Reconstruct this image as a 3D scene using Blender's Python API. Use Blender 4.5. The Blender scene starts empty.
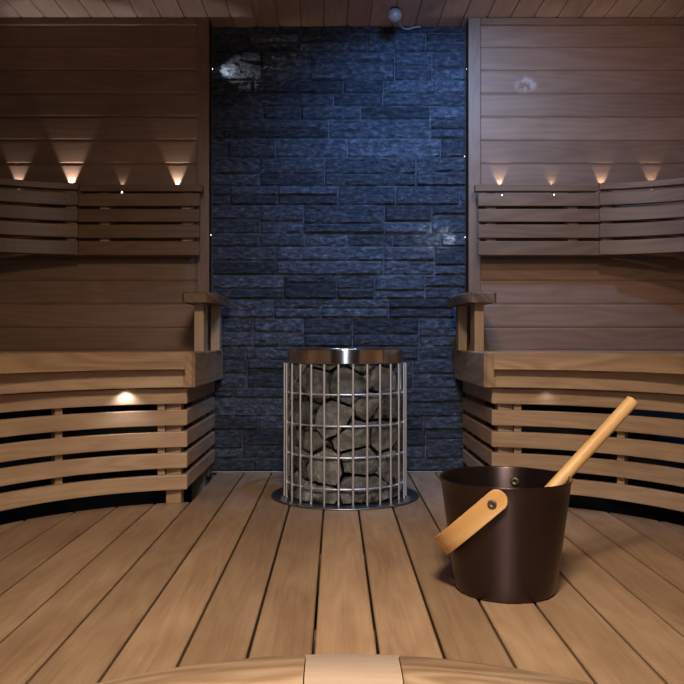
import bpy, bmesh, math, random
from mathutils import Vector, Matrix, noise as mnoise

random.seed(7)
C = bpy.context.scene
COL = C.collection
PI = math.pi

# ------------------------------------------------------------------ camera, world, room lights, exposure
cam_d = bpy.data.cameras.new('camera')
cam = bpy.data.objects.new('camera', cam_d)
COL.objects.link(cam)
cam.location = (0, 0, 0.48)
cam.rotation_euler = (PI / 2, 0, 0)
cam_d.sensor_width = 36
cam_d.lens = 36 * 790 / 684
cam_d.shift_x = 6.5 / 684
cam_d.clip_start = 0.02
C.camera = cam

C.view_settings.view_transform = 'Standard'
C.view_settings.look = 'None'
C.view_settings.gamma = 1
C.view_settings.use_curve_mapping = False
C.view_settings.exposure = 0.0

world = bpy.data.worlds.new('sauna_dim_world')
C.world = world
world.use_nodes = True
world.node_tree.nodes['Background'].inputs[0].default_value = (0.010, 0.011, 0.014, 1)
world.node_tree.nodes['Background'].inputs[1].default_value = 1.0


def lamp(name, kind, loc, target, energy, color, size=0.3, size_y=None, spot=None, blend=0.5, parent=None, radius=0.01):
    d = bpy.data.lights.new(name, kind)
    d.energy = energy
    d.color = color
    if kind == 'AREA':
        d.size = size
        if size_y:
            d.shape = 'RECTANGLE'
            d.size_y = size_y
    else:
        d.shadow_soft_size = radius
    if spot:
        d.spot_size = math.radians(spot)
        d.spot_blend = blend
    o = bpy.data.objects.new(name, d)
    COL.objects.link(o)
    o.location = loc
    v = Vector(target) - Vector(loc)
    o.rotation_euler = v.to_track_quat('-Z', 'Y').to_euler()
    if parent:
        o.parent = parent
        o.matrix_parent_inverse = parent.matrix_world.inverted()
    return o


# warm ceiling downlights over the entrance side, a cool glass-door strip behind the camera, a blue mood lamp on the slate
LIGHTS = [
    ('ceiling_lamp_light', 'AREA', (-0.05, 0.32, 1.61), (-0.05, 1.45, 0.0), 10.8, (1.0, 0.85, 0.68), 0.22, 100),
    ('ceiling_lamp_light', 'AREA', (0.07, 0.12, 1.61), (0.07, 1.40, 0.0), 8.5, (1.0, 0.85, 0.68), 0.22, 100),
]
for nm, kd, lo, ta, en, co, sz, sp in LIGHTS:
    lo_ = lamp(nm, kd, lo, ta, en, co, sz)
    lo_.data.spread = math.radians(sp)
lamp('door_daylight', 'AREA', (0.06, -0.70, 0.85), (0.06, 2.0, 0.6), 6.5, (0.80, 0.88, 1.0), 0.26, 1.3)
lamp('blue_mood_light', 'SPOT', (0.27, 2.15, 1.60), (0.46, 2.9, 0.84), 66.0, (0.19, 0.43, 1.0), spot=116, blend=1.0, radius=0.04)
lamp('cool_wall_light', 'SPOT', (0.55, 1.50, 1.58), (0.98, 2.83, 1.10), 24.0, (0.92, 0.80, 0.98), spot=70, blend=1.0, radius=0.05)

# ------------------------------------------------------------------ materials


def new_mat(name):
    m = bpy.data.materials.new(name)
    m.use_nodes = True
    nt = m.node_tree
    return m, nt, nt.nodes['Principled BSDF']


def N(nt, kind, **kw):
    n = nt.nodes.new(kind)
    for k, v in kw.items():
        setattr(n, k, v)
    return n


def wood(name, dark, light, rough=0.5, rings=0.35, spec=0.35, bump=0.15, var=0.25):
    """procedural timber: grain runs along U of the mesh's own UV map (metres)"""
    m, nt, b = new_mat(name)
    L = nt.links.new
    uv = N(nt, 'ShaderNodeUVMap')
    oi = N(nt, 'ShaderNodeObjectInfo')
    mulr = N(nt, 'ShaderNodeMath', operation='MULTIPLY'); mulr.inputs[1].default_value = 37.0
    L(oi.outputs['Random'], mulr.inputs[0])
    comb = N(nt, 'ShaderNodeCombineXYZ')
    L(mulr.outputs[0], comb.inputs[0]); L(mulr.outputs[0], comb.inputs[1])
    add = N(nt, 'ShaderNodeVectorMath', operation='ADD')
    L(uv.outputs[0], add.inputs[0]); L(comb.outputs[0], add.inputs[1])

    def noise(sx, sy, detail, rough_=0.55, dist=0.0):
        mp = N(nt, 'ShaderNodeMapping')
        mp.inputs['Scale'].default_value = (sx, sy, 1)
        L(add.outputs[0], mp.inputs['Vector'])
        n = N(nt, 'ShaderNodeTexNoise')
        n.inputs['Scale'].default_value = 1.0
        n.inputs['Detail'].default_value = detail
        n.inputs['Roughness'].default_value = rough_
        n.inputs['Distortion'].default_value = dist
        L(mp.outputs[0], n.inputs['Vector'])
        return n
    big = noise(2.2, 9.0, 3)
    streak = noise(5.0, 190.0, 4)
    pore = noise(24.0, 520.0, 2)
    # growth rings: contour lines of a broad stretched noise
    ringn = noise(1.5, 11.0, 1.5, 0.4)
    rm = N(nt, 'ShaderNodeMath', operation='MULTIPLY'); rm.inputs[1].default_value = 60.0
    L(ringn.outputs[0], rm.inputs[0])
    sn = N(nt, 'ShaderNodeMath', operation='SINE'); L(rm.outputs[0], sn.inputs[0])
    sc = N(nt, 'ShaderNodeMath', operation='MULTIPLY_ADD')
    sc.inputs[1].default_value = 0.5 * rings; sc.inputs[2].default_value = 0.0
    L(sn.outputs[0], sc.inputs[0])

    def madd(a, k, acc=None):
        q = N(nt, 'ShaderNodeMath', operation='MULTIPLY_ADD')
        q.inputs[1].default_value = k
        L(a, q.inputs[0])
        if acc is None:
            q.inputs[2].default_value = 0
        else:
            L(acc, q.inputs[2])
        return q.outputs[0]
    mot = noise(5.5, 13.0, 5, 0.65, 0.4)
    f = madd(big.outputs[0], 0.75, sc.outputs[0])
    f = madd(mot.outputs[0], 0.45, f)
    f = madd(streak.outputs[0], 0.45, f)
    f = madd(pore.outputs[0], 0.22, f)
    ramp = N(nt, 'ShaderNodeMapRange')
    ramp.inputs[1].default_value = 0.60; ramp.inputs[2].default_value = 1.27
    L(f, ramp.inputs[0])
    mix = N(nt, 'ShaderNodeMix', data_type='RGBA')
    mix.inputs['A'].default_value = (*dark, 1); mix.inputs['B'].default_value = (*light, 1)
    L(ramp.outputs[0], mix.inputs['Factor'])
    # board to board variation: per board colour attribute and per object random
    at = N(nt, 'ShaderNodeAttribute', attribute_name='tone')
    vr = N(nt, 'ShaderNodeMath', operation='MULTIPLY_ADD')
    vr.inputs[1].default_value = var; vr.inputs[2].default_value = 1 - var / 2
    L(oi.outputs['Random'], vr.inputs[0])
    tm = N(nt, 'ShaderNodeMath', operation='MULTIPLY')
    L(at.outputs['Fac'], tm.inputs[0]); L(vr.outputs[0], tm.inputs[1])
    hsv = N(nt, 'ShaderNodeHueSaturation')
    L(tm.outputs[0], hsv.inputs['Value']); L(mix.outputs['Result'], hsv.inputs['Color'])
    L(hsv.outputs[0], b.inputs['Base Color'])
    b.inputs['Roughness'].default_value = rough
    b.inputs['Specular IOR Level'].default_value = spec
    bp = N(nt, 'ShaderNodeBump')
    bp.inputs['Strength'].default_value = bump; bp.inputs['Distance'].default_value = 0.001
    L(streak.outputs[0], bp.inputs['Height']); L(bp.outputs[0], b.inputs['Normal'])
    return m


M = {}
M['deck'] = wood('deck_timber', (0.21, 0.115, 0.06), (0.43, 0.28, 0.165), 0.5, 0.10)
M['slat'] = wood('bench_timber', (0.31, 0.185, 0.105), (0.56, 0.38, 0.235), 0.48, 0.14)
M['seat'] = wood('seat_timber', (0.25, 0.14, 0.07), (0.50, 0.31, 0.17), 0.42, 0.26)
M['nose'] = wood('nosing_timber', (0.34, 0.20, 0.11), (0.62, 0.43, 0.275), 0.38, 0.42)
M['nose_pale'] = wood('pale_nosing_timber', (0.56, 0.40, 0.29), (0.70, 0.52, 0.39), 0.36, 0.15)
M['wall'] = wood('panel_timber', (0.17, 0.088, 0.046), (0.26, 0.145, 0.085), 0.42, 0.2, 0.4)
M['ceil'] = wood('ceiling_timber', (0.42, 0.27, 0.19), (0.58, 0.38, 0.27), 0.5, 0.2)
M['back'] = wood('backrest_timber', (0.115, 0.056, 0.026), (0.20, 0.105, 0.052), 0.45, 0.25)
M['block'] = wood('batten_timber', (0.36, 0.23, 0.13), (0.50, 0.34, 0.20), 0.55, 0.2)
M['arm'] = wood('armrest_timber', (0.10, 0.052, 0.025), (0.22, 0.12, 0.06), 0.45, 0.5)
M['handle'] = wood('handle_birch', (0.68, 0.36, 0.12), (0.84, 0.52, 0.22), 0.42, 0.35, 0.4, 0.08, 0.1)


def stone_mat(name, c1, c2, c3, scale, stretch, rough, bump, dist):
    m, nt, b = new_mat(name)
    L = nt.links.new
    tc = N(nt, 'ShaderNodeTexCoord')
    oi = N(nt, 'ShaderNodeObjectInfo')
    ad = N(nt, 'ShaderNodeVectorMath', operation='ADD')
    ml = N(nt, 'ShaderNodeMath', operation='MULTIPLY'); ml.inputs[1].default_value = 19
    L(oi.outputs['Random'], ml.inputs[0])
    L(tc.outputs['Object'], ad.inputs[0]); L(ml.outputs[0], ad.inputs[1])
    mp = N(nt, 'ShaderNodeMapping'); mp.inputs['Scale'].default_value = stretch
    L(ad.outputs[0], mp.inputs[0])
    n1 = N(nt, 'ShaderNodeTexNoise'); n1.inputs['Scale'].default_value = scale
    n1.inputs['Detail'].default_value = 8; n1.inputs['Roughness'].default_value = 0.68
    n2 = N(nt, 'ShaderNodeTexNoise'); n2.inputs['Scale'].default_value = scale * 6
    n2.inputs['Detail'].default_value = 4
    L(mp.outputs[0], n1.inputs[0]); L(mp.outputs[0], n2.inputs[0])
    cr = N(nt, 'ShaderNodeValToRGB')
    e = cr.color_ramp.elements
    e[0].position = 0.36; e[0].color = (*c1, 1)
    e[1].position = 0.68; e[1].color = (*c3, 1)
    x = e.new(0.52); x.color = (*c2, 1)
    L(n1.outputs[0], cr.inputs[0])
    at = N(nt, 'ShaderNodeAttribute', attribute_name='tone')
    hs = N(nt, 'ShaderNodeHueSaturation')
    L(cr.outputs[0], hs.inputs['Color']); L(at.outputs['Fac'], hs.inputs['Value'])
    L(hs.outputs[0], b.inputs['Base Color'])
    b.inputs['Roughness'].default_value = rough
    b.inputs['Specular IOR Level'].default_value = 0.4
    s = N(nt, 'ShaderNodeMath', operation='MULTIPLY_ADD'); s.inputs[1].default_value = 0.35
    L(n2.outputs[0], s.inputs[0]); L(n1.outputs[0], s.inputs[2])
    bp = N(nt, 'ShaderNodeBump'); bp.inputs['Strength'].default_value = bump; bp.inputs['Distance'].default_value = dist
    L(s.outputs[0], bp.inputs['Height']); L(bp.outputs[0], b.inputs['Normal'])
    return m


M['stone'] = stone_mat('split_slate', (0.024, 0.026, 0.033), (0.060, 0.066, 0.080), (0.16, 0.17, 0.195), 42, (1, 1, 2.0), 0.55, 1.0, 0.016)
M['mortar'] = stone_mat('pale_grout', (0.07, 0.075, 0.085), (0.13, 0.135, 0.15), (0.24, 0.25, 0.27), 25, (1, 1, 1), 0.8, 0.3, 0.002)
M['rock'] = stone_mat('heater_rock', (0.055, 0.054, 0.050), (0.14, 0.137, 0.128), (0.28, 0.275, 0.26), 24, (1, 1, 1), 0.75, 1.0, 0.012)
M['tile'] = stone_mat('dark_tile_and_void_shade', (0.018, 0.02, 0.024), (0.026, 0.028, 0.032), (0.035, 0.037, 0.042), 9, (1, 1, 1), 0.45, 0.2, 0.002)


def metal(name, col, rough, aniso=0.0, scratch=(1, 1, 1), smul=0.0, metallic=1.0):
    m, nt, b = new_mat(name)
    b.inputs['Base Color'].default_value = (*col, 1)
    b.inputs['Metallic'].default_value = metallic
    b.inputs['Roughness'].default_value = rough
    b.inputs['Anisotropic'].default_value = aniso
    if aniso:
        tg = N(nt, 'ShaderNodeTangent', direction_type='RADIAL', axis='Z')
        nt.links.new(tg.outputs[0], b.inputs['Tangent'])
    if smul:
        tc = N(nt, 'ShaderNodeTexCoord')
        mp = N(nt, 'ShaderNodeMapping'); mp.inputs['Scale'].default_value = scratch
        n = N(nt, 'ShaderNodeTexNoise'); n.inputs['Scale'].default_value = 1; n.inputs['Detail'].default_value = 3
        mr = N(nt, 'ShaderNodeMapRange'); mr.inputs[3].default_value = rough - smul; mr.inputs[4].default_value = rough + smul
        L = nt.links.new
        L(tc.outputs['Object'], mp.inputs[0]); L(mp.outputs[0], n.inputs[0]); L(n.outputs[0], mr.inputs[0])
        L(mr.outputs[0], b.inputs['Roughness'])
    return m


M['steel'] = metal('brushed_stainless_steel', (0.70, 0.69, 0.68), 0.16, 0.0, (4, 4, 300), 0.04)
M['rod'] = metal('steel_rod', (0.80, 0.80, 0.82), 0.48)
M['collar'] = metal('dark_steel_collar', (0.30, 0.31, 0.33), 0.36)
M['core'] = metal('black_heating_core', (0.012, 0.012, 0.012), 0.7, metallic=0.0)
M['bucket'] = metal('bronze_brown_metal', (0.070, 0.046, 0.045), 0.40, 0.85, (2, 2, 200), 0.03)
bb_ = M['bucket'].node_tree.nodes['Principled BSDF']
bb_.inputs['Metallic'].default_value = 0.9
bb_.inputs['Anisotropic Rotation'].default_value = 0.25
bb_.inputs['Coat Weight'].default_value = 0.15
bb_.inputs['Coat Roughness'].default_value = 0.22
M['screw'] = metal('grey_screw_steel', (0.20, 0.15, 0.11), 0.55)
M['trimmetal'] = metal('grey_edge_strip', (0.30, 0.29, 0.28), 0.5)


def plain(name, col, rough, emit=None, strength=0):
    m, nt, b = new_mat(name)
    b.inputs['Base Color'].default_value = (*col, 1)
    b.inputs['Roughness'].default_value = rough
    if emit:
        b.inputs['Emission Color'].default_value = (*emit, 1)
        b.inputs['Emission Strength'].default_value = strength
    return m


M['plastic'] = plain('off_white_plastic', (0.30, 0.22, 0.17), 0.45)
M['cable'] = plain('white_cable', (0.42, 0.40, 0.40), 0.5)
M['lens'] = plain('glowing_led_lens', (0.9, 0.9, 0.9), 0.3, (1.0, 0.93, 0.86), 9.0)
M['lens_cool'] = plain('glowing_cool_led_lens', (0.9, 0.9, 0.9), 0.3, (0.88, 0.93, 1.0), 9.0)
M['dark'] = plain('near_black_matt', (0.012, 0.011, 0.011), 0.9)  # matt near-black, for the ceiling backing and the sensor foot

# ------------------------------------------------------------------ mesh helpers


class MB:
    def __init__(s):
        s.v, s.f, s.uv, s.tone, s.sm = [], [], [], [], []

    def add(s, verts, faces, uvs, tone=1.0, smooth=False):
        o = len(s.v)
        s.v += [tuple(p) for p in verts]
        for f, u in zip(faces, uvs):
            s.f.append([i + o for i in f]); s.uv.append(u); s.tone.append(tone); s.sm.append(smooth)

    def build(s, name, mat, parent=None, kind=None):
        me = bpy.data.meshes.new(name)
        me.from_pydata(s.v, [], s.f)
        uvl = me.uv_layers.new(name='UVMap')
        ca = me.attributes.new('tone', 'FLOAT', 'FACE')
        k = 0
        for i, p in enumerate(me.polygons):
            ca.data[i].value = s.tone[i]
            p.use_smooth = s.sm[i]
            for j in range(p.loop_total):
                uvl.data[k].uv = s.uv[i][j]; k += 1
        bm = bmesh.new(); bm.from_mesh(me)
        bmesh.ops.recalc_face_normals(bm, faces=bm.faces)
        bm.to_mesh(me); bm.free()
        me.materials.append(mat)
        return link(name, me, parent, kind)

    # ---- shapes
    def sweep(s, path, section, closed_path=False, tone=1.0, smooth=False, up=(0, 0, 1), caps=True, u0=None, t_end=(None, None)):
        """section: list of (a, b): a along the horizontal left normal of the path, b along up"""
        up = Vector(up)
        P = [Vector(p) for p in path]
        n = len(P); m = len(section)
        if u0 is None:
            u0 = random.uniform(0, 50)
        v0 = random.uniform(0, 50)
        per = [0]
        for i in range(m):
            a, b = section[i], section[(i + 1) % m]
            per.append(per[-1] + math.hypot(a[0] - b[0], a[1] - b[1]))
        verts = []; ul = [u0]
        for i in range(n):
            if closed_path:
                t = P[(i + 1) % n] - P[i - 1]
            else:
                t = P[min(i + 1, n - 1)] - P[max(i - 1, 0)]
            if i == 0 and t_end[0]:
                t = Vector(t_end[0])
            if i == n - 1 and t_end[1]:
                t = Vector(t_end[1])
            t.normalize()
            side = up.cross(t).normalized()
            u2 = t.cross(side).normalized()
            if i:
                ul.append(ul[-1] + (P[i] - P[i - 1]).length)
            for a, b in section:
                verts.append(P[i] + side * a + u2 * b)
        if closed_path:
            ul.append(ul[-1] + (P[0] - P[-1]).length)
        faces, uvs = [], []
        for i in range(n if closed_path else n - 1):
            i2 = (i + 1) % n
            for j in range(m):
                j2 = (j + 1) % m
                faces.append([i * m + j, i2 * m + j, i2 * m + j2, i * m + j2])
                uvs.append([(ul[i], v0 + per[j]), (ul[i + 1], v0 + per[j]), (ul[i + 1], v0 + per[j + 1]), (ul[i], v0 + per[j + 1])])
        s.add(verts, faces, uvs, tone, smooth)
        if caps and not closed_path:
            for base in (0, (n - 1) * m):
                s.add(verts[base:base + m], [list(range(m))], [[(u0 + a * 0.3, v0 + b) for a, b in section]], tone, False)

    def box(s, x0, x1, y0, y1, z0, z1, axis='x', ch=0.002, tone=1.0):
        """box with its long edges (along axis) chamfered"""
        cx, cy, cz = (x0 + x1) / 2, (y0 + y1) / 2, (z0 + z1) / 2
        if axis == 'x':
            s.sweep([(x0, cy, cz), (x1, cy, cz)], rrect(y1 - y0, z1 - z0, ch), tone=tone)
        elif axis == 'y':
            s.sweep([(cx, y0, cz), (cx, y1, cz)], rrect(x1 - x0, z1 - z0, ch), tone=tone)
        else:
            s.sweep([(cx, cy, z0), (cx, cy, z1)], rrect(y1 - y0, x1 - x0, ch), tone=tone, up=(1, 0, 0))

    def lathe(s, prof, loc=(0, 0, 0), n=48, tone=1.0, smooth=True, closed=False):
        lx, ly, lz = loc
        m = len(prof)
        verts = [(lx + r * math.cos(2 * PI * i / n), ly + r * math.sin(2 * PI * i / n), lz + z) for i in range(n) for r, z in prof]
        faces, uvs = [], []
        for i in range(n):
            i2 = (i + 1) % n
            for j in range(m if closed else m - 1):
                j2 = (j + 1) % m
                faces.append([i * m + j, i2 * m + j, i2 * m + j2, i * m + j2])
                uvs.append([(i / n, j / m), ((i + 1) / n, j / m), ((i + 1) / n, (j + 1) / m), (i / n, (j + 1) / m)])
        s.add(verts, faces, uvs, tone, smooth)

    def prism(s, pts, z0, z1, ch=0.002, tone=1.0, grain='y'):
        """polygon (x, y) extruded from z0 to z1 with a chamfered top edge; grain along y or x"""
        n = len(pts)
        ctr = Vector((sum(p[0] for p in pts) / n, sum(p[1] for p in pts) / n))
        # inset by moving along the averaged edge normals
        area = sum(pts[i][0] * pts[(i + 1) % n][1] - pts[(i + 1) % n][0] * pts[i][1] for i in range(n))
        if area < 0:
            pts = pts[::-1]
        ins = []
        for i in range(n):
            p0, p1, p2 = Vector(pts[i - 1]), Vector(pts[i]), Vector(pts[(i + 1) % n])
            e1 = (p1 - p0).normalized(); e2 = (p2 - p1).normalized()
            n1 = Vector((-e1.y, e1.x)); n2 = Vector((-e2.y, e2.x))
            d = (n1 + n2)
            d = d / max(0.3, d.length_squared / 2) if d.length > 1e-6 else n1
            ins.append(p1 + d * ch)
        verts = [(p[0], p[1], z0) for p in pts] + [(p[0], p[1], z1 - ch) for p in pts] + [(p[0], p[1], z1) for p in ins]
        u0, v0 = random.uniform(0, 50), random.uniform(0, 50)

        def uvf(i):
            x, y, z = verts[i]
            return (u0 + y, v0 + x + z) if grain == 'y' else (u0 + x, v0 + y + z)
        faces = [list(range(n))[::-1], [2 * n + i for i in range(n)]]
        for k in (0, 1):
            for i in range(n):
                j = (i + 1) % n
                faces.append([k * n + i, k * n + j, (k + 1) * n + j, (k + 1) * n + i])
        s.add(verts, faces, [[uvf(i) for i in f] for f in faces], tone)


def rrect(w, h, r, seg=2):
    pts = []
    r = min(r, w * 0.49, h * 0.49)
    for cx, cy, a0 in ((w / 2 - r, h / 2 - r, 0), (-w / 2 + r, h / 2 - r, 90), (-w / 2 + r, -h / 2 + r, 180), (w / 2 - r, -h / 2 + r, 270)):
        for k in range(seg + 1):
            a = math.radians(a0 + 90 * k / seg)
            pts.append((cx + r * math.cos(a), cy + r * math.sin(a)))
    return pts


def link(name, me, parent=None, kind=None):
    o = bpy.data.objects.new(name, me)
    COL.objects.link(o)
    if parent:
        o.parent = parent
        o.matrix_parent_inverse = Matrix.Translation(parent.location).inverted() if parent.parent is None else parent_inv(parent)
    if kind:
        o['kind'] = kind
    return o


def parent_inv(p):
    return Matrix.Identity(4)      # parts are modelled in room coordinates


def thing(name, label, cat, loc=(0, 0, 0), group=None):
    o = bpy.data.objects.new(name, None)
    COL.objects.link(o)
    o.empty_display_size = 0.05
    o.location = loc
    return tag(o, label, cat, group)


def tag(o, label, cat, group=None):
    o['label'] = label; o['category'] = cat
    if group:
        o['group'] = group
    return o


# ------------------------------------------------------------------ dimensions
XM = 0.0117            # centre line of the stone niche
YS = 2.917             # stone wall
YW = 2.83              # timber wall face
ZC = 1.639             # ceiling
WX = 0.4635            # half width of the niche
XS = 1.50              # side walls
YF = -0.75             # wall behind the camera
ZL = -0.32             # lower floor
BC, BY, BR = 0.35, 1.75, 0.60      # bench front: arc centre offset, arc centre y, radius


def bench_curve(off, w0, z, s, th_end=90, y_end=0.7, n=26):
    """points on the bench front arc (offset outward by off) starting at |x - XM| = w0, then straight towards the entrance"""
    R = BR + off
    a0 = math.asin((w0 - BC) / R)
    pts = []
    for i in range(n + 1):
        a = a0 + (math.radians(th_end) - a0) * i / n
        pts.append((XM + s * (BC + R * math.sin(a)), BY + R * math.cos(a), z))
    if th_end == 90:
        pts.append((XM + s * (BC + R), (BY + y_end) / 2, z))
        pts.append((XM + s * (BC + R), y_end, z))
    return pts


def flip(sec, s):
    return sec if s > 0 else [(-a, b) for a, b in sec]


# ------------------------------------------------------------------ structure: deck floor
f = MB()
PITCH, GX = 0.1005, -0.0345
DR = BR + 0.03
PR, PY = 0.63, 0.582      # round entrance pit


def rear_y(x):
    w = abs(x - XM)
    if w < 0.4545:
        return YS - 0.012
    d = w - BC
    if d >= DR:
        return None
    return BY + math.sqrt(DR * DR - d * d)


def front_y(x):
    w = abs(x - XM)
    return PY + math.sqrt(PR * PR - w * w) if w < PR else 0.45


for k in range(-9, 10):
    x0, x1 = GX + k * PITCH + 0.0025, GX + (k + 1) * PITCH - 0.0025
    xs = [x0 + (x1 - x0) * i / 6 for i in range(7)]
    mid = (x0 + x1) / 2
    if abs(mid - XM) < 0.44:
        rear = [(x, YS - 0.012) for x in xs]
    else:
        rear = []
        for x in xs:
            w = abs(x - XM); d = w - BC
            rear.append((x, BY + math.sqrt(max(DR * DR - d * d, 0.0))))
        if abs(mid - XM) > BC + DR:
            continue
    front = [(x, front_y(x)) for x in xs]
    f.prism(front + rear[::-1], -0.026, 0.0, 0.0022, tone=random.uniform(0.80, 1.18))
floor = f.build('floor', M['deck'], kind='structure')
j = MB()
for y in (1.35, 1.85, 2.3, 2.75):
    j.box(-0.42, 0.44, y, y + 0.045, -0.11, -0.0275, 'x', 0.002, 0.45)
j.build('deck_joists', M['deck'], floor)

lf = MB()
lf.add([(-XS, YF, ZL), (XS, YF, ZL), (XS, YS + 0.05, ZL), (-XS, YS + 0.05, ZL)], [[0, 1, 2, 3]], [[(0, 0), (1, 0), (1, 1), (0, 1)]])
lf.build('floor_lower', M['tile'], kind='structure')

# step nosing round the pit: two long figured segments and a short pale one between them


def nosing(name, a0, a1, mat, tone, te=(None, None)):
    n = max(4, int((a1 - a0) / 2))
    path = []
    for i in range(n + 1):
        a = math.radians(a0 + (a1 - a0) * i / n)
        path.append((XM + PR * math.sin(a), PY + PR * math.cos(a), 0))
    # profile: rear edge at the deck boards, top, big round towards the pit
    sec = [(-0.002, -0.026), (-0.002, 0.000), (-0.005, 0.0035)]
    for k in range(9):
        a = math.radians(90 + 90 * k / 8)
        sec.append((-0.075 + 0.050 * math.cos(a), -0.046 + 0.050 * math.sin(a)))
    sec += [(-0.125, -0.07), (-0.06, -0.07), (-0.05, -0.026)]
    m_ = MB(); m_.sweep(path, sec, tone=tone, smooth=False, t_end=te)
    o = m_.build(name, mat, kind='structure')
    for p in o.data.polygons:
        p.use_smooth = True
    return o


nosing('trim_1', -92, -5.25, M['nose'], 0.95, (None, (1, 0, 0)))
nosing('trim_2', -5.1, 7.6, M['nose_pale'], 1.0, ((1, 0, 0), (1, 0, 0)))
nosing('trim_3', 7.75, 92, M['nose'], 1.0, ((1, 0, 0), None))
# riser below the nosing
rs = MB()
path = [(XM + (PR - 0.0) * math.sin(math.radians(a)), PY + PR * math.cos(math.radians(a)), 0) for a in range(-92, 93, 4)]
rs.sweep(path, [(-0.072, ZL), (-0.072, -0.071), (-0.055, -0.071), (-0.055, ZL)], tone=0.8)
rs.build('trim_4', M['deck'], kind='structure')

# ------------------------------------------------------------------ structure: slate wall
st = MB()
z = 0.004
rows = []
while z < ZC + 0.02:
    hh_ = random.choice((0.105, 0.070, 0.105, 0.048, 0.088))
    rows.append((z, hh_)); z += hh_
GAP = 0.0019
x_lo, x_hi = XM - WX - 0.03, XM + WX + 0.03
for (z0, h) in rows:
    x = x_lo - random.uniform(0, 0.22)
    while x < x_hi:
        ln = random.choice((0.16, 0.2, 0.24, 0.3, 0.36)) * random.uniform(0.85, 1.15)
        subs = [(z0, h)]
        if h > 0.08:
            q = random.choice((0.34, 0.5, 0.66, 0.42))
            subs = [(z0, h * q), (z0 + h * q, h * (1 - q))]
        elif h > 0.06 and random.random() < 0.3:
            subs = [(z0, h * 0.5), (z0 + h * 0.5, h * 0.5)]
        for (zz, hh) in subs:
            xa, xb = max(x, x_lo) + GAP / 2, min(x + ln, x_hi) - GAP / 2
            za, zb = zz + GAP / 2, zz + hh - GAP / 2
            if xb - xa < 0.012:
                continue
            dep = random.uniform(0.010, 0.018)
            nx = max(3, int((xb - xa) / 0.0075)); nz = max(3, int((zb - za) / 0.006))
            sd = random.uniform(0, 100)
            verts = []
            for c in range(nz + 1):
                for r in range(nx + 1):
                    px = xa + (xb - xa) * r / nx; pz = za + (zb - za) * c / nz
                    d = mnoise.fractal(Vector((px * 14 + sd, pz * 46, sd)), 0.75, 2.1, 6)
                    edge = min(min(px - xa, xb - px), min(pz - za, zb - pz))
                    e = min(1.0, edge / 0.004)
                    wob = 0.0012 * mnoise.noise(Vector((px * 30, pz * 30, sd)))
                    verts.append((px, YS - dep * (0.45 + 0.55 * e) - 0.0062 * d * e, pz + (wob if e < 0.5 else 0)))
            o = len(verts)
            for c, r in [(0, q_) for q_ in range(nx + 1)] + [(c_, nx) for c_ in range(1, nz + 1)] + [(nz, q_) for q_ in range(nx - 1, -1, -1)] + [(c_, 0) for c_ in range(nz - 1, 0, -1)]:
                v = verts[c * (nx + 1) + r]
                verts.append((v[0], YS + 0.008, v[2]))
            faces = []
            for c in range(nz):
                for r in range(nx):
                    a = c * (nx + 1) + r
                    faces.append([a, a + 1, a + nx + 2, a + nx + 1])
            ring = [r for r in range(nx + 1)] + [c * (nx + 1) + nx for c in range(1, nz + 1)] + [nz * (nx + 1) + r for r in range(nx - 1, -1, -1)] + [c * (nx + 1) for c in range(nz - 1, 0, -1)]
            for k in range(len(ring)):
                k2 = (k + 1) % len(ring)
                faces.append([ring[k], o + k, o + k2, ring[k2]])
            st.add(verts, faces, [[(0, 0)] * len(q_) for q_ in faces], random.uniform(0.55, 1.5), False)
        x += ln
wall_back = st.build('wall_back', M['stone'], kind='structure')
mo = MB(); mo.box(x_lo, x_hi, YS - 0.004, YS + 0.03, -0.03, ZC + 0.03, 'x', 0.0005)
mo.build('mortar_bed', M['mortar'], wall_back)
tr = MB(); tr.box(XM - WX, XM + WX, YS - 0.022, YS - 0.011, 0.0, 0.006, 'x', 0.001)
tr.build('trim_5', M['trimmetal'], kind='structure')

# ------------------------------------------------------------------ structure: timber walls and ceiling


def tongue_groove(mb, a_list, plane_fn, lo, hi, depth=0.0055, ch=0.0065, gap=0.0012):
    """boards between successive a values; plane_fn(t, a, d) -> xyz, t along the board, d out of the wall plane (into wall > 0)"""
    for a0, a1 in zip(a_list[:-1], a_list[1:]):
        prof = [(a0, depth), (a0 + gap / 2, depth), (a0 + gap / 2, ch * 0.32), (a0 + gap / 2 + ch, 0), (a1 - gap / 2 - ch, 0), (a1 - gap / 2, ch * 0.32), (a1 - gap / 2, depth), (a1, depth)]
        u0, v0 = random.uniform(0, 50), random.uniform(0, 50)
        verts = [plane_fn(lo, a, d) for a, d in prof] + [plane_fn(hi, a, d) for a, d in prof]
        m_ = len(prof)
        faces, uvs = [], []
        for k in range(m_ - 1):
            faces.append([k, k + 1, m_ + k + 1, m_ + k])
            uvs.append([(u0 + lo, v0 + prof[k][0]), (u0 + lo, v0 + prof[k + 1][0]), (u0 + hi, v0 + prof[k + 1][0]), (u0 + hi, v0 + prof[k][0])])
        mb.add(verts, faces, uvs, random.uniform(0.88, 1.12))


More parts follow.
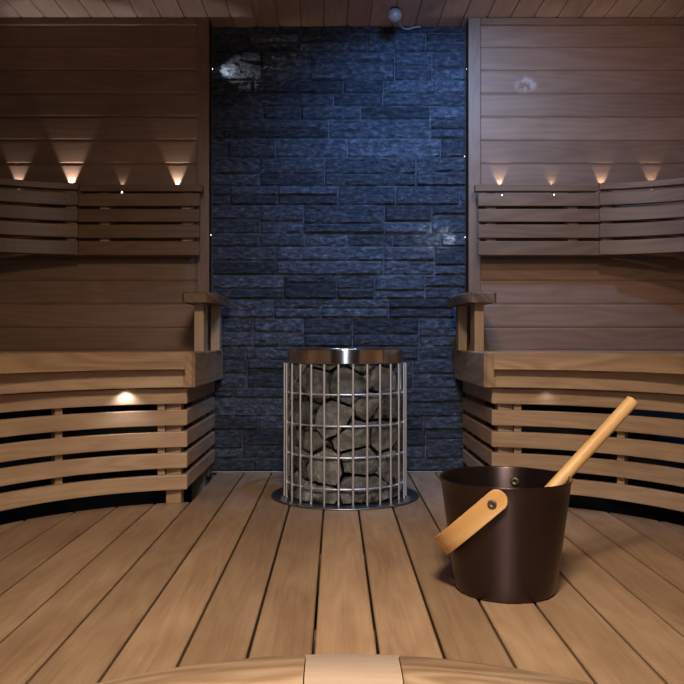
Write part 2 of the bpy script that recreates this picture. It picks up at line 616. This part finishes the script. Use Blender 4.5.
BP = 0.0838
zs = [1.118 + BP * k for k in range(-9, 7)]
zs = [zz for zz in zs if 0.40 < zz < ZC] + [ZC]
M['wall_knot'] = M['wall'].copy(); M['wall_knot'].name = 'panel_timber_with_worn_knot'
nt_ = M['wall_knot'].node_tree
tc_ = N(nt_, 'ShaderNodeTexCoord')
mp_ = N(nt_, 'ShaderNodeMapping'); mp_.vector_type = 'TEXTURE'
mp_.inputs['Location'].default_value = (0.682, YW, 1.401); mp_.inputs['Scale'].default_value = (0.05, 1.0, 0.036)
ln_ = N(nt_, 'ShaderNodeVectorMath', operation='LENGTH')
nz_ = N(nt_, 'ShaderNodeTexNoise'); nz_.inputs['Scale'].default_value = 38; nz_.inputs['Detail'].default_value = 4
mr_ = N(nt_, 'ShaderNodeMapRange'); mr_.inputs[1].default_value = 1.0; mr_.inputs[2].default_value = 0.2
mu_ = N(nt_, 'ShaderNodeMath', operation='MULTIPLY'); mw_ = N(nt_, 'ShaderNodeMapRange')
mw_.inputs[1].default_value = 0.42; mw_.inputs[2].default_value = 0.62
mx_ = N(nt_, 'ShaderNodeMix', data_type='RGBA'); mx_.inputs['B'].default_value = (0.50, 0.36, 0.29, 1)
lk = nt_.links.new
lk(tc_.outputs['Object'], mp_.inputs[0]); lk(mp_.outputs[0], ln_.inputs[0]); lk(ln_.outputs['Value'], mr_.inputs[0])
lk(tc_.outputs['Object'], nz_.inputs[0]); lk(nz_.outputs[0], mw_.inputs[0]); lk(mw_.outputs[0], mu_.inputs[0]); lk(mr_.outputs[0], mu_.inputs[1])
pb_ = nt_.nodes['Principled BSDF']; src_ = pb_.inputs['Base Color'].links[0].from_socket
lk(src_, mx_.inputs['A']); lk(mu_.outputs[0], mx_.inputs['Factor']); lk(mx_.outputs['Result'], pb_.inputs['Base Color'])
for s, side in ((-1, 'left'), (1, 'right')):
    w = MB()
    xi, xo = XM + s * (WX + 0.04), XM + s * (XS - XM * s)
    tongue_groove(w, zs, lambda t, a, d: (t, YW + d, a), min(xi, xo), max(xi, xo))
    # solid backing and the return to the slate
    wl = w.build('wall_back_' + side, M['wall'] if s < 0 else M['wall_knot'], kind='structure')
    b = MB()
    b.box(min(XM + s * WX, xo), max(XM + s * WX, xo), YW + 0.0065, YW + 0.04, 0.40, ZC, 'x', 0.001)
    b.build('backing', M['wall'], wl)
    # corner post beside the slate
    t = MB()
    xa, xb = XM + s * WX, XM + s * (WX + 0.044)
    t.box(min(xa, xb), max(xa, xb), YW - 0.010, YS - 0.001, 0.0, ZC - 0.001, 'z', 0.003)
    t.build('trim_%d' % (6 if s < 0 else 7), M['wall'], kind='structure')
    # rail under the ceiling
    t = MB()
    xb2 = XM + s * (WX + 0.0445)
    t.box(min(xb2, xo), max(xb2, xo), YW - 0.011, YW + 0.004, ZC - 0.026, ZC - 0.0005, 'x', 0.003)
    t.build('trim_%d' % (8 if s < 0 else 9), M['wall'], kind='structure')
    # lower wall under the bench: shade of the void put into its near-black colour
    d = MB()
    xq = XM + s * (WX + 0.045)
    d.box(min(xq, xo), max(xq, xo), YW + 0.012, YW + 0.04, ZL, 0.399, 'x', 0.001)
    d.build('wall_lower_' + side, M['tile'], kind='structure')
    # side wall
    sw = MB()
    tongue_groove(sw, [ZL + BP * k for k in range(0, 25)], lambda t, a, d: (s * (XS + d), t, min(a, ZC + 0.02)), YF, YS)
    sw.build('wall_' + side, M['wall'], kind='structure')
fw = MB()
tongue_groove(fw, [ZL + BP * k for k in range(0, 25)], lambda t, a, d: (t, YF - d, min(a, ZC + 0.02)), -XS, XS)
fw.build('wall_front', M['wall'], kind='structure')
ce = MB()
xs_ = [0.0 - 1.1215 + 0.0832 * k - 0.0832 * 5 for k in range(0, 38)]
xs_ = [x for x in xs_ if -XS - 0.09 < x < XS + 0.09]
tongue_groove(ce, xs_, lambda t, a, d: (a, t, ZC + d), YF - 0.02, YS + 0.02, depth=0.008, ch=0.005, gap=0.003)
ceil = ce.build('ceiling', M['ceil'], kind='structure')
cb = MB(); cb.box(-XS - 0.1, XS + 0.1, YF - 0.1, YS + 0.1, ZC + 0.009, ZC + 0.03, 'x', 0.001)
cb.build('ceiling_backing', M['dark'], ceil)

# ------------------------------------------------------------------ benches
SLZ = [(0.297, 0.343), (0.2330, 0.2785), (0.1685, 0.2145), (0.1065, 0.1515), (0.0427, 0.0865)]
side_word = {-1: 'left', 1: 'right'}
other = {-1: 'under the dark brown wall, far from the bucket', 1: 'directly behind the bucket'}


def bench(s):
    t = thing('corner_bench', 'curved slatted timber sauna bench ' + ('behind the bucket, right of the heater' if s > 0 else 'left of the heater, far from the bucket'),
              'bench', (XM + s * 0.9, 2.3, ZL), 'two curved slatted benches')
    W = 0.4545
    for (z0, z1) in SLZ:
        m_ = MB()
        m_.sweep(bench_curve(0.009, W, (z0 + z1) / 2, s), rrect(0.018, z1 - z0, 0.0025))
        m_.build('front_slat', M['slat'], t)
        m_ = MB()
        xa, xb = XM + s * W, XM + s * (W + 0.018)
        ystart = bench_curve(0.018, W, 0, s)[0][1] + 0.001
        m_.box(min(xa, xb), max(xa, xb), ystart, YS - 0.02, z0, z1, 'y', 0.0025)
        m_.build('end_slat', M['slat'], t)
    # nosing of the seat: thick rounded edge
    zt = 0.4505
    sec = []
    for k in range(9):
        a = math.radians(-90 + 180 * k / 8)
        sec.append((0.0 - 0.026 * math.cos(a), 0.0245 * math.sin(a)))
    sec += [(0.075, 0.0245), (0.075, -0.0245)]
    m_ = MB()
    m_.sweep(bench_curve(0.002, 0.4585, zt - 0.0245, s), flip([(-a, b) for a, b in sec], s))
    o = m_.build('seat_nosing', M['seat'], t)
    # fascia below it
    m_ = MB(); m_.sweep(bench_curve(-0.024, 0.4585, 0.3735, s), rrect(0.022, 0.053, 0.003))
    m_.build('fascia', M['slat'], t)
    # heavy end board, front corner eased
    yf = bench_curve(-0.032, 0.44, 0, s)[0][1]
    xo_, xi_ = XM + s * 0.4575, XM + s * 0.4245
    m_ = MB()
    pts = [(xo_, yf), (xi_ + s * 0.008, yf - 0.002), (xi_, yf + 0.012), (XM + s * 0.4245, YS - 0.02), (xo_, YS - 0.02)]
    m_.prism(pts, 0.3475, zt, 0.004)
    m_.build('end_board', M['seat'], t)
    # concentric seat planks up to the walls
    for q in range(5):
        off = 0.082 + q * 0.09
        R = BR + off + 0.085
        m_ = MB()
        m_.sweep(bench_curve(off + 0.0425, 0.4585, zt - 0.012, s), rrect(0.085, 0.024, 0.003))
        m_.build('seat_plank', M['seat'], t)
    # corner posts
    pw = W + 0.0185
    xa, xb = XM + s * pw, XM + s * (pw + 0.045)
    y0 = bench_curve(0.019, pw, 0, s)[0][1] + 0.001
    m_ = MB(); m_.box(min(xa, xb), max(xa, xb), y0, y0 + 0.045, ZL, 0.397, 'z', 0.002)
    m_.build('leg', M['block'], t)
    m_ = MB(); m_.box(min(xa, xb), max(xa, xb), YW - 0.05, YW - 0.012, ZL, 0.397, 'z', 0.002)
    m_.build('leg', M['block'], t)
    # battens that carry the slats
    for wv in (0.528, 0.78, 0.925):
        R = BR + 0.018
        a = math.asin((wv - BC) / R)
        m_ = MB()
        cx, cy = XM + s * (BC + (R + 0.012) * math.sin(a)), BY + (R + 0.012) * math.cos(a)
        tx, ty = math.cos(a) * s, -math.sin(a)
        nx, ny = math.sin(a) * s, math.cos(a)
        hw = 0.0105
        pts = [(cx + tx * hw * i + nx * 0.0115 * q, cy + ty * hw * i + ny * 0.0115 * q) for i, q in ((-1, -1), (1, -1), (1, 1), (-1, 1))]
        m_.prism(pts, 0.048, 0.396, 0.001)
        m_.build('batten', M['block'], t)
    return t


for s in (-1, 1):
    bench(s)

# ------------------------------------------------------------------ backrests
BZ = [(0.9543, 0.9986), (0.8992, 0.9445), (0.8427, 0.8901), (0.7824, 0.8322)]
CAPZ = (1.0059, 1.0289)
YB = 2.755


def backrests(s):
    sw = side_word[s]
    t = thing('straight_backrest', 'dark straight slatted backrest on the %s, next to the slate wall' % sw, 'backrest', (XM + s * 0.68, YB, 0.78), 'straight backrests')
    x0, x1 = XM + s * 0.4865, XM + s * 0.912
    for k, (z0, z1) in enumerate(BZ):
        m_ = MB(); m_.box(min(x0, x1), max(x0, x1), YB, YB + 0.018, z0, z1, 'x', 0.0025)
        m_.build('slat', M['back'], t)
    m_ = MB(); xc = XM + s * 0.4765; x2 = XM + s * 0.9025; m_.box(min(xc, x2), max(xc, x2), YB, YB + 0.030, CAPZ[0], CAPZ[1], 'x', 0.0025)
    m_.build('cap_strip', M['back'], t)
    for wv in (0.535, 0.822):
        xa, xb = XM + s * (wv - 0.0165), XM + s * (wv + 0.0165)
        m_ = MB(); m_.box(min(xa, xb), max(xa, xb), YB + 0.0185, YW + 0.001, 0.79, 1.004, 'z', 0.002)
        m_.build('batten', M['block'], t)
    # the curved one that starts where the straight one ends
    c = thing('curved_backrest', 'curved slatted backrest on the %s, bending out from the straight one' % sw, 'backrest', (XM + s * 1.15, YB - 0.05, 0.78), 'curved backrests')

    def cpath(z, off=0.0, start=0.0):
        pts = []
        for i in range(15):
            d = start + (0.34 - start) * i / 14
            pts.append((XM + s * (0.905 + d), YB - 0.012 - 0.13 * d - 0.95 * d * d + off, z))
        # keep bending towards the entrance along the side wall
        x, y = pts[-1][0], pts[-1][1]
        ang = math.atan2(0.13 + 2 * 0.95 * 0.34, 1)
        for i in range(10):
            ang = min(PI / 2, ang + 0.11)
            x += s * 0.045 * math.cos(ang); y -= 0.045 * math.sin(ang)
            pts.append((x, y, z))
        return pts
    for (z0, z1) in BZ:
        m_ = MB(); m_.sweep(cpath((z0 + z1) / 2 - 0.001), rrect(0.018, z1 - z0, 0.0025))
        m_.build('slat', M['back'], c)
    m_ = MB(); m_.sweep(cpath((CAPZ[0] + CAPZ[1]) / 2 + 0.002, 0.006, 0.0), rrect(0.030, CAPZ[1] - CAPZ[0], 0.0025))
    m_.build('cap_strip', M['back'], c)
    for wv in (0.920,):
        xa, xb = XM + s * (wv - 0.004), XM + s * (wv + 0.031)
        m_ = MB(); m_.box(min(xa, xb), max(xa, xb), YB + 0.0185, YW + 0.001, 0.79, 1.006, 'z', 0.002)
        m_.build('batten', M['block'], c)
        m_ = MB(); m_.box(min(xa, xb), max(xa, xb), YB - 0.004, YB + 0.018, 0.79, 1.006, 'z', 0.001)
        m_.build('spacer', M['block'], c)


for s in (-1, 1):
    backrests(s)

# ------------------------------------------------------------------ armrests


def armrest(s):
    sw = side_word[s]
    t = thing('armrest', 'short dark timber armrest on posts at the heater end of the %s bench' % sw, 'armrest', (XM + s * 0.45, 2.6, 0.4505), 'armrests beside the heater')
    xo_, xi_ = XM + s * 0.497, XM + s * 0.392
    y0, y1 = 2.49, 2.815
    pts = [(xo_, y1), (xo_, y0 + 0.008), (xo_ - s * 0.008, y0)]
    for k in range(8):
        a = math.radians(90 * k / 7)
        pts.append((xi_ + s * 0.035 - s * 0.035 * math.sin(a) + 0, y0 + 0.10 - 0.10 * math.cos(a)))
    pts += [(xi_, y1)]
    m_ = MB(); m_.prism(pts, 0.605, 0.638, 0.005)
    m_.build('arm_pad', M['arm'], t)
    m_ = MB(); xa, xb = XM + s * 0.437, XM + s * 0.468
    m_.box(min(xa, xb), max(xa, xb), 2.55, 2.63, 0.4507, 0.6048, 'z', 0.002)
    m_.build('post', M['block'], t)
    m_ = MB(); xa, xb = XM + s * 0.415, XM + s * 0.446
    m_.box(min(xa, xb), max(xa, xb), 2.745, 2.800, 0.4507, 0.6048, 'z', 0.002)
    m_.build('post', M['block'], t)


for s in (-1, 1):
    armrest(s)

# ------------------------------------------------------------------ heater
HX, HY = 0.0298, 2.476
h = thing('sauna_heater', 'round steel rod cage heater filled with rocks, in front of the slate wall', 'heater', (HX, HY, 0))
m_ = MB()
m_.lathe([(0.150, 0.0003), (0.229, 0.0003), (0.231, 0.0015), (0.231, 0.004), (0.2285, 0.0055), (0.225, 0.004), (0.150, 0.003)], (HX, HY, 0), 96, closed=True)
m_.build('base_collar', M['collar'], h)
m_ = MB()
m_.lathe([(0.0, 0.001), (0.084, 0.001), (0.084, 0.424), (0.080, 0.430), (0.0, 0.430)], (HX, HY, 0), 40)
m_.build('heating_core', M['core'], h)
RB = 0.1790
m_ = MB()
m_.lathe([(RB, 0.4165), (RB, 0.4175), (RB, 0.428), (RB, 0.438), (RB, 0.448), (RB, 0.4570), (RB, 0.4582), (RB - 0.0008, 0.4590), (RB - 0.003, 0.4590), (RB - 0.004, 0.4575), (RB - 0.004, 0.4175), (RB - 0.0035, 0.4165)], (HX, HY, 0), 128, closed=True)
m_.build('top_band', M['steel'], h)
RC = 0.1845
for zz in (0.3265, 0.2347, 0.1430, 0.0513):
    m_ = MB()
    pth = [(HX + RC * math.cos(2 * PI * k / 96), HY + RC * math.sin(2 * PI * k / 96), zz) for k in range(96)]
    m_.sweep(pth, [(0.0031 * math.cos(2 * PI * k / 8), 0.0031 * math.sin(2 * PI * k / 8)) for k in range(8)], closed_path=True, smooth=True)
    m_.build('cage_ring', M['rod'], h)
rod_mesh = None
for k in range(28):
    a = -PI / 2 + 2 * PI * (k + 0.5) / 28
    r = RC + 0.0050
    if rod_mesh is None:
        m_ = MB()
        m_.sweep([(0, 0, 0.004), (0, 0, 0.4150)], [(0.0038 * math.cos(2 * PI * q / 10), 0.0038 * math.sin(2 * PI * q / 10)) for q in range(10)], up=(1, 0, 0), smooth=True)
        o = m_.build('cage_rod', M['rod'], h)
        rod_mesh = o.data
    else:
        o = link('cage_rod', rod_mesh, h)
    o.location = (HX + r * math.cos(a), HY + r * math.sin(a), 0)

# rocks: irregular angular blocks packed between core and cage
TIERS = 6
seeds = []
rnd = random.Random(23)
for ti in range(TIERS):
    nn = 10 if ti % 2 else 9
    for k in range(nn):
        a = -PI / 2 + 2 * PI * (k + (0.5 if ti % 2 else 0.08) + rnd.uniform(-0.27, 0.27)) / nn
        zz = 0.036 + ti * 0.079 + rnd.uniform(-0.021, 0.021)
        rr = 0.134 + rnd.uniform(-0.012, 0.012)
        seeds.append((Vector((rr * math.cos(a), rr * math.sin(a), zz)), ti, a))


def rock(idx):
    P, ti, a = seeds[idx]
    bm = bmesh.new()
    bmesh.ops.create_cube(bm, size=0.3)
    bmesh.ops.translate(bm, verts=bm.verts, vec=P)

    def cut(co, no):
        # clip the convex block by a plane and close it again
        geom = bm.verts[:] + bm.edges[:] + bm.faces[:]
        bmesh.ops.bisect_plane(bm, geom=geom, plane_co=co, plane_no=no, clear_outer=True)
        pts = []
        for v in bm.verts:
            if all((v.co - p).length > 0.0008 for p in pts):
                pts.append(v.co.copy())
        bm.clear()
        for p in pts:
            bm.verts.new(p)
        r = bmesh.ops.convex_hull(bm, input=bm.verts[:])
        loose = [g for g in r['geom_interior'] + r['geom_unused'] if isinstance(g, bmesh.types.BMVert)]
        if loose:
            bmesh.ops.delete(bm, geom=list(set(loose)), context='VERTS')
    for k, (Q, _, _) in enumerate(seeds):
        if k != idx and (Q - P).length < 0.2:
            n = (Q - P).normalized()
            cut((P + Q) / 2 - n * 0.0030, n)
    rad = Vector((math.cos(a), math.sin(a), 0))
    rmax = rnd.uniform(0.166, 0.1775)
    for da in (-0.5, -0.25, 0, 0.25, 0.5):
        d = Vector((math.cos(a + da), math.sin(a + da), 0))
        cut(d * (rmax if da == 0 else 0.1775) + Vector((0, 0, P.z)), (d + Vector((0, 0, rnd.uniform(-0.22, 0.22) if da == 0 else 0))).normalized())
    cut(rad * 0.087, -rad)
    cut(Vector((0, 0, 0.0065)), Vector((0, 0, -1)))
    cut(Vector((0, 0, rnd.uniform(0.454, 0.474))), (Vector((0, 0, 1)) + rad * 0.12).normalized())
    if ti == TIERS - 1:
        cut(P + Vector((0, 0, rnd.uniform(0.018, 0.040))), (Vector((0, 0, 1)) + rad * 0.35).normalized())
    # chip random corners
    c0 = sum((v.co for v in bm.verts), Vector()) / max(1, len(bm.verts))
    for q in range(4):
        n = Vector((rnd.gauss(0, 1), rnd.gauss(0, 1), rnd.gauss(0, 1))).normalized()
        ext = max((v.co - c0).dot(n) for v in bm.verts)
        cut(c0 + n * ext * rnd.uniform(0.74, 0.88), n)
    bmesh.ops.dissolve_limit(bm, angle_limit=math.radians(4), verts=bm.verts[:], edges=bm.edges[:])
    bmesh.ops.remove_doubles(bm, verts=bm.verts, dist=0.002)
    bmesh.ops.dissolve_degenerate(bm, dist=0.001, edges=bm.edges)
    bmesh.ops.bevel(bm, geom=bm.edges[:], offset=0.0042, segments=2, profile=0.55, affect='EDGES', clamp_overlap=True)
    bmesh.ops.triangulate(bm, faces=bm.faces)
    bmesh.ops.subdivide_edges(bm, edges=[e for e in bm.edges if e.calc_length() > 0.012], cuts=2, use_grid_fill=True)
    bmesh.ops.triangulate(bm, faces=bm.faces)
    bmesh.ops.recalc_face_normals(bm, faces=bm.faces)
    bm.normal_update()
    for v in bm.verts:
        v.co -= v.normal * (0.0014 + 0.0030 * mnoise.fractal(v.co * 42 + Vector((idx, 0, 0)), 1.0, 2.0, 4))
    c0 = sum((v.co for v in bm.verts), Vector()) / max(1, len(bm.verts))
    for v in bm.verts:
        v.co -= c0
    me = bpy.data.meshes.new('heater_rock')
    bm.to_mesh(me); bm.free()
    for p in me.polygons:
        p.use_smooth = True
    at = me.attributes.new('tone', 'FLOAT', 'FACE')
    tv = rnd.uniform(0.65, 1.25)
    for q in at.data:
        q.value = tv
    me.materials.append(M['rock'])
    return me, c0


ordn = ['first', 'second', 'third', 'fourth', 'fifth', 'sixth', 'seventh', 'eighth', 'ninth', 'tenth']
trow = ['bottom', 'second lowest', 'third lowest', 'third highest', 'second highest', 'top']
vis = [k for k in range(len(seeds)) if abs((seeds[k][2] + PI / 2 + PI) % (2 * PI) - PI) < math.radians(98)]
made = []
for k in vis:
    me, c0 = rock(k)
    made.append((seeds[k][1], c0.x, me, c0))
for ti in range(TIERS):
    row = sorted([q for q in made if q[0] == ti], key=lambda q: q[1])
    for i, (_, _, me, c0) in enumerate(row):
        o = link('heater_rock', me)
        o.location = (HX + c0.x, HY + c0.y, c0.z)
        tag(o, 'grey rock in the %s layer of the heater cage, %s from the left' % (trow[ti], ordn[i]), 'rock', 'grey rocks in the heater cage')

# ------------------------------------------------------------------ bucket
BX, BYY = 0.3300, 1.538
bk = thing('sauna_bucket', 'dark brown metal sauna bucket with a bent wooden handle, on the deck', 'bucket', (BX, BYY, 0))
RT, R0, BH = 0.1250, 0.0962, 0.2190


def rad(z):
    return R0 + (RT - R0) * z / BH


m_ = MB()
prof = [(0, 0.0025), (R0 - 0.014, 0.0025), (R0 - 0.010, 0.0004), (R0 - 0.004, 0.0010), (R0 + 0.0002, 0.006)]
for q in range(1, 9):
    zz = 0.006 + (BH - 0.012) * q / 8
    prof.append((rad(zz), zz))
prof += [(RT + 0.0012, BH - 0.004), (RT + 0.0022, BH - 0.0015), (RT + 0.0008, BH), (RT - 0.0012, BH - 0.001), (RT - 0.0022, BH - 0.004)]
for q in range(7, -1, -1):
    zz = 0.008 + (BH - 0.016) * q / 8
    prof.append((rad(zz) - 0.002, zz))
prof += [(0, 0.006)]
m_.lathe(prof, (BX, BYY, 0), 96)
m_.build('body', M['bucket'], bk)
pa = math.radians(22)
axis = Vector((-math.sin(pa), -math.cos(pa), 0))       # towards the front pivot
left = Vector((-math.cos(pa), math.sin(pa), 0))
ZP = 0.189
tl = math.radians(42.5)
dd = left * math.cos(tl) + Vector((0, 0, -math.sin(tl)))   # direction in which the hoop hangs
nn_ = axis.cross(dd).normalized()
ctr = Vector((BX, BYY, ZP))
A_, D_ = rad(ZP) + 0.0075, 0.158
pth = []
pth.append(ctr + axis * A_ - dd * 0.012)
for q in range(0, 41):
    a = PI * q / 40
    ca, sa = math.cos(a), math.sin(a)
    e = 2 / 2.7
    pth.append(ctr + axis * (A_ * math.copysign(abs(ca) ** e, ca)) + dd * (D_ * abs(sa) ** e))
pth.append(ctr - axis * A_ - dd * 0.012)
# strap: thin in the hoop plane, wide along its normal, with rounded ends
hb = MB()
verts, faces, uvs = [], [], []
fullp = []
# extra stations at the ends to round the strap tip
for end in (0, 1):
    pass
stations = []
n_ = len(pth)
for i in range(n_):
    t = (pth[min(i + 1, n_ - 1)] - pth[max(i - 1, 0)]).normalized()
    stations.append((pth[i], t, 0.0195))
tip0 = stations[0]; tip1 = stations[-1]
pre = []; post = []
for q in range(6, 0, -1):
    a = math.radians(90 * q / 6.3)
    pre.append((tip0[0] - tip0[1] * 0.0175 * math.sin(a), tip0[1], 0.0195 * math.cos(a)))
for q in range(1, 7):
    a = math.radians(90 * q / 6.3)
    post.append((tip1[0] + tip1[1] * 0.0175 * math.sin(a), tip1[1], 0.0195 * math.cos(a)))
stations = pre + stations + post
ul = 0
for i, (p, t, hw) in enumerate(stations):
    outn = t.cross(nn_).normalized()
    if i:
        ul += (p - stations[i - 1][0]).length
    th = 0.0035
    for (aa, bb) in ((-1, -1), (1, -1), (1, 1), (-1, 1)):
        verts.append(p + nn_ * hw * aa + outn * th * bb)
    if i:
        for jn in range(4):
            j2 = (jn + 1) % 4
            faces.append([(i - 1) * 4 + jn, i * 4 + jn, i * 4 + j2, (i - 1) * 4 + j2])
            vv = {0: (0, 0.045), 1: (0.045, 0.052), 2: (0.052, 0.097), 3: (0.097, 0.104)}[jn]
            uvs.append([(ul - 0.01, vv[0]), (ul, vv[0]), (ul, vv[1]), (ul - 0.01, vv[1])])
ln = len(stations) - 1
faces += [[0, 1, 2, 3], [ln * 4, ln * 4 + 1, ln * 4 + 2, ln * 4 + 3]]
uvs += [[(0, 0), (0, .01), (.01, .01), (.01, 0)]] * 2
hb.add(verts, faces, uvs)
handle = hb.build('handle', M['handle'], bk)
bvm = handle.modifiers.new('soft_edges', 'BEVEL'); bvm.width = 0.0012; bvm.segments = 2; bvm.limit_method = 'ANGLE'; bvm.angle_limit = math.radians(50)


def disc(mb, c, n, r, t):
    n = n.normalized(); q = n.to_track_quat('Z', 'Y').to_matrix()
    k = 20
    prof = [(0, 0), (r, 0), (r, t * 0.6), (r * 0.8, t), (r * 0.35, t), (r * 0.3, t * 0.6), (0, t * 0.6)]
    verts = [c + q @ Vector((pr * math.cos(2 * PI * i / k), pr * math.sin(2 * PI * i / k), pz)) for i in range(k) for pr, pz in prof]
    faces = [[i * 7 + j_, ((i + 1) % k) * 7 + j_, ((i + 1) % k) * 7 + j_ + 1, i * 7 + j_ + 1] for i in range(k) for j_ in range(6)]
    mb.add(verts, faces, [[(0, 0)] * 4] * len(faces), smooth=True)


for sg in (1, -1):
    m_ = MB()
    disc(m_, ctr + axis * sg * (A_ + 0.0034), axis * sg, 0.0085, 0.0022)
    m_.build('screw', M['screw'], handle)
    m_ = MB()
    disc(m_, ctr + axis * sg * (rad(ZP) - 0.0015), -axis * sg, 0.0095, 0.006)
    m_.build('pivot_nut', M['screw'], bk)

# ------------------------------------------------------------------ ladle standing in the bucket
ld = thing('ladle', 'round wooden ladle handle leaning out of the brown bucket to the right', 'ladle', (0.30, 1.53, 0.02))
p0 = Vector((0.272, 1.503, 0.048)); p1 = Vector((0.5975, 1.590, 0.3615))
dr = (p1 - p0).normalized()
m_ = MB()
circ = [(0.0130 * math.cos(2 * PI * k / 20), 0.0130 * math.sin(2 * PI * k / 20)) for k in range(20)]
m_.sweep([p0, p0 + dr * 0.05, p1 - dr * 0.1, p1], circ, smooth=True, caps=True)
m_.build('handle', M['handle'], ld)
m_ = MB()
m_.lathe([(0, 0.0), (0.022, 0.0), (0.029, 0.008), (0.031, 0.036), (0.0298, 0.036), (0.028, 0.009), (0.021, 0.0015), (0, 0.0015)], (0.272, 1.503, 0.0075), 32)
m_.build('bowl', M['bucket'], ld)

# ------------------------------------------------------------------ temperature sensor with its cable
sn_ = thing('temperature_sensor', 'small off-white ball sensor under the ceiling above the slate wall', 'sensor', (0.206, 2.745, ZC))
m_ = MB()
pr = [(0.025 * math.sin(math.radians(180 * k / 16)), -0.0255 - 0.025 * math.cos(math.radians(180 * k / 16))) for k in range(17)]
m_.lathe(pr, (0.206, 2.745, ZC + 0.0005), 32)
m_.build('ball', M['plastic'], sn_)
m_ = MB()
m_.lathe([(0, -0.010), (0.014, -0.010), (0.016, -0.006), (0.016, 0), (0, 0)], (0.206, 2.745, ZC), 24)
m_.build('mounting_foot', M['dark'], sn_)
cu = [Vector((0.215, 2.765, ZC - 0.022)), Vector((0.225, 2.82, ZC - 0.010)), Vector((0.240, 2.875, ZC - 0.012)), Vector((0.262, 2.897, ZC - 0.012)), Vector((0.285, 2.898, ZC - 0.006)), Vector((0.31, 2.898, ZC - 0.003))]
pp = []
for k in range(len(cu) - 1):
    a, b, c_, d_ = cu[max(k - 1, 0)], cu[k], cu[k + 1], cu[min(k + 2, len(cu) - 1)]
    for q in range(6):
        tt = q / 6
        pp.append(0.5 * ((2 * b) + (c_ - a) * tt + (2 * a - 5 * b + 4 * c_ - d_) * tt * tt + (3 * b - a - 3 * c_ + d_) * tt ** 3))
pp.append(cu[-1])
m_ = MB(); m_.sweep(pp, [(0.0023 * math.cos(2 * PI * k / 8), 0.0023 * math.sin(2 * PI * k / 8)) for k in range(8)], smooth=True)
m_.build('cable', M['cable'], sn_)

# ------------------------------------------------------------------ small LED lights


def led(loc, aim, label, group, energy, color, spot, r=0.0035, cool=False, blend=0.4, lens=True):
    loc = Vector(loc); aim = Vector(aim).normalized()
    t = thing('led_spotlight', label, 'light', loc, group)
    q = aim.to_track_quat('Z', 'Y').to_matrix()
    k = 14

    def rev(prof, name, mat):
        m_ = MB(); mm = len(prof)
        verts = [loc + q @ Vector((pr * math.cos(2 * PI * i / k), pr * math.sin(2 * PI * i / k), pz)) for i in range(k) for pr, pz in prof]
        faces = [[i * mm + j_, ((i + 1) % k) * mm + j_, ((i + 1) % k) * mm + j_ + 1, i * mm + j_ + 1] for i in range(k) for j_ in range(mm - 1)]
        m_.add(verts, faces, [[(0, 0)] * 4] * len(faces), smooth=True)
        m_.build(name, mat, t)
    rev([(r * 1.1, -0.006), (r * 1.5, -0.006), (r * 1.5, 0.0), (r * 1.1, 0.0008)], 'bezel', M['screw'])
    rev([(0.0, -0.005), (r * 1.05, -0.004), (r * 1.05, 0.0), (r * 0.6, 0.0013), (0.0, 0.0017)], 'lens', M['lens_cool'] if cool else M['lens'])
    if energy:
        L_ = lamp('led_light', 'SPOT', loc + aim * 0.004, loc + aim, energy, color, spot=spot, blend=blend, radius=0.0025)
        L_.parent = t
        L_.matrix_parent_inverse = Matrix.Translation(t.location).inverted()
    return t


WARM = (1.0, 0.93, 0.86)
NEUT = (0.86, 0.90, 1.0)
COOL = (0.80, 0.88, 1.0)


def pxX(px, y):
    return (px - 335.5) / 790 * y


def pxZ(py, y):
    return 0.48 + (342 - py) / 790 * y


for px, e, wd in ((18, 1.3, 'farthest from the slate wall'), (71, 3.4, 'brightest of them'), (122, 0.12, 'faintest of them'), (177, 1.8, 'nearest the slate wall')):
    led((pxX(px, 2.8215), 2.8215, 1.024), (0, 0.10, 1), 'tiny light shining up the left timber wall above the backrest, ' + wd, 'wall washing lights on the left', e, NEUT, 54, r=0.0025, blend=0.5)
for px, e, wd in ((500, 0.8, 'nearest the slate wall'), (552, 0.25, 'second from the slate wall'), (602, 0.8, 'third from the slate wall'), (652, 0.8, 'farthest from the slate wall')):
    led((pxX(px, 2.8215), 2.8215, 1.024), (0, 0.10, 1), 'tiny light shining up the right timber wall above the backrest, ' + wd, 'wall washing lights on the right', e, WARM, 54, r=0.0025, blend=0.5)
for px, py, lb in ((122, 192, 'tiny bright light point in the top gap of the left backrest'), (502, 195, 'tiny light point in the right backrest top gap, nearest the slate wall'), (554, 194.5, 'tiny light point in the right backrest top gap, middle of its length')):
    led((pxX(px, 2.756), 2.756, pxZ(py + 0.2, 2.756)), (0, -1, -0.15), lb, 'light points in the backrest gaps', 0.001, NEUT, 120, r=0.0026)
for s, y, z, e, lb in ((-1, 2.888, 1.4776, 0.9, 'tiny light on the left edge of the slate wall, high up'), (-1, 2.850, 0.866, 0.004, 'tiny light on the left edge of the slate wall, at backrest height'),
                       (1, 2.850, 1.465, 0.010, 'tiny light on the right edge of the slate wall, highest of three'), (1, 2.893, 1.160, 0.012, 'tiny light on the right edge of the slate wall, middle of three'),
                       (1, 2.880, 0.862, 1.0, 'tiny light on the right edge of the slate wall, lowest of three')):
    led((XM + s * (WX - 0.0015), y, z), (-s, 0.12, 0.0), lb, 'lights on the edges of the slate wall', e, COOL, 80, r=0.003, cool=True, blend=1.0)
for s, px, e, lb in ((-1, 130, 0.5, 'small light under the seat edge of the left bench'), (1, 545, 0.04, 'small faint light under the seat edge of the right bench')):
    w = 0.607 if s < 0 else 0.59
    a = math.asin((w - BC) / (BR - 0.026))
    R = BR - 0.026
    led((XM + s * (BC + R * math.sin(a)), BY + R * math.cos(a), 0.3455), (s * math.sin(a) * 0.36, math.cos(a) * 0.36, -1), lb, 'lights under the seat edges', e, NEUT, 120, blend=1.0)
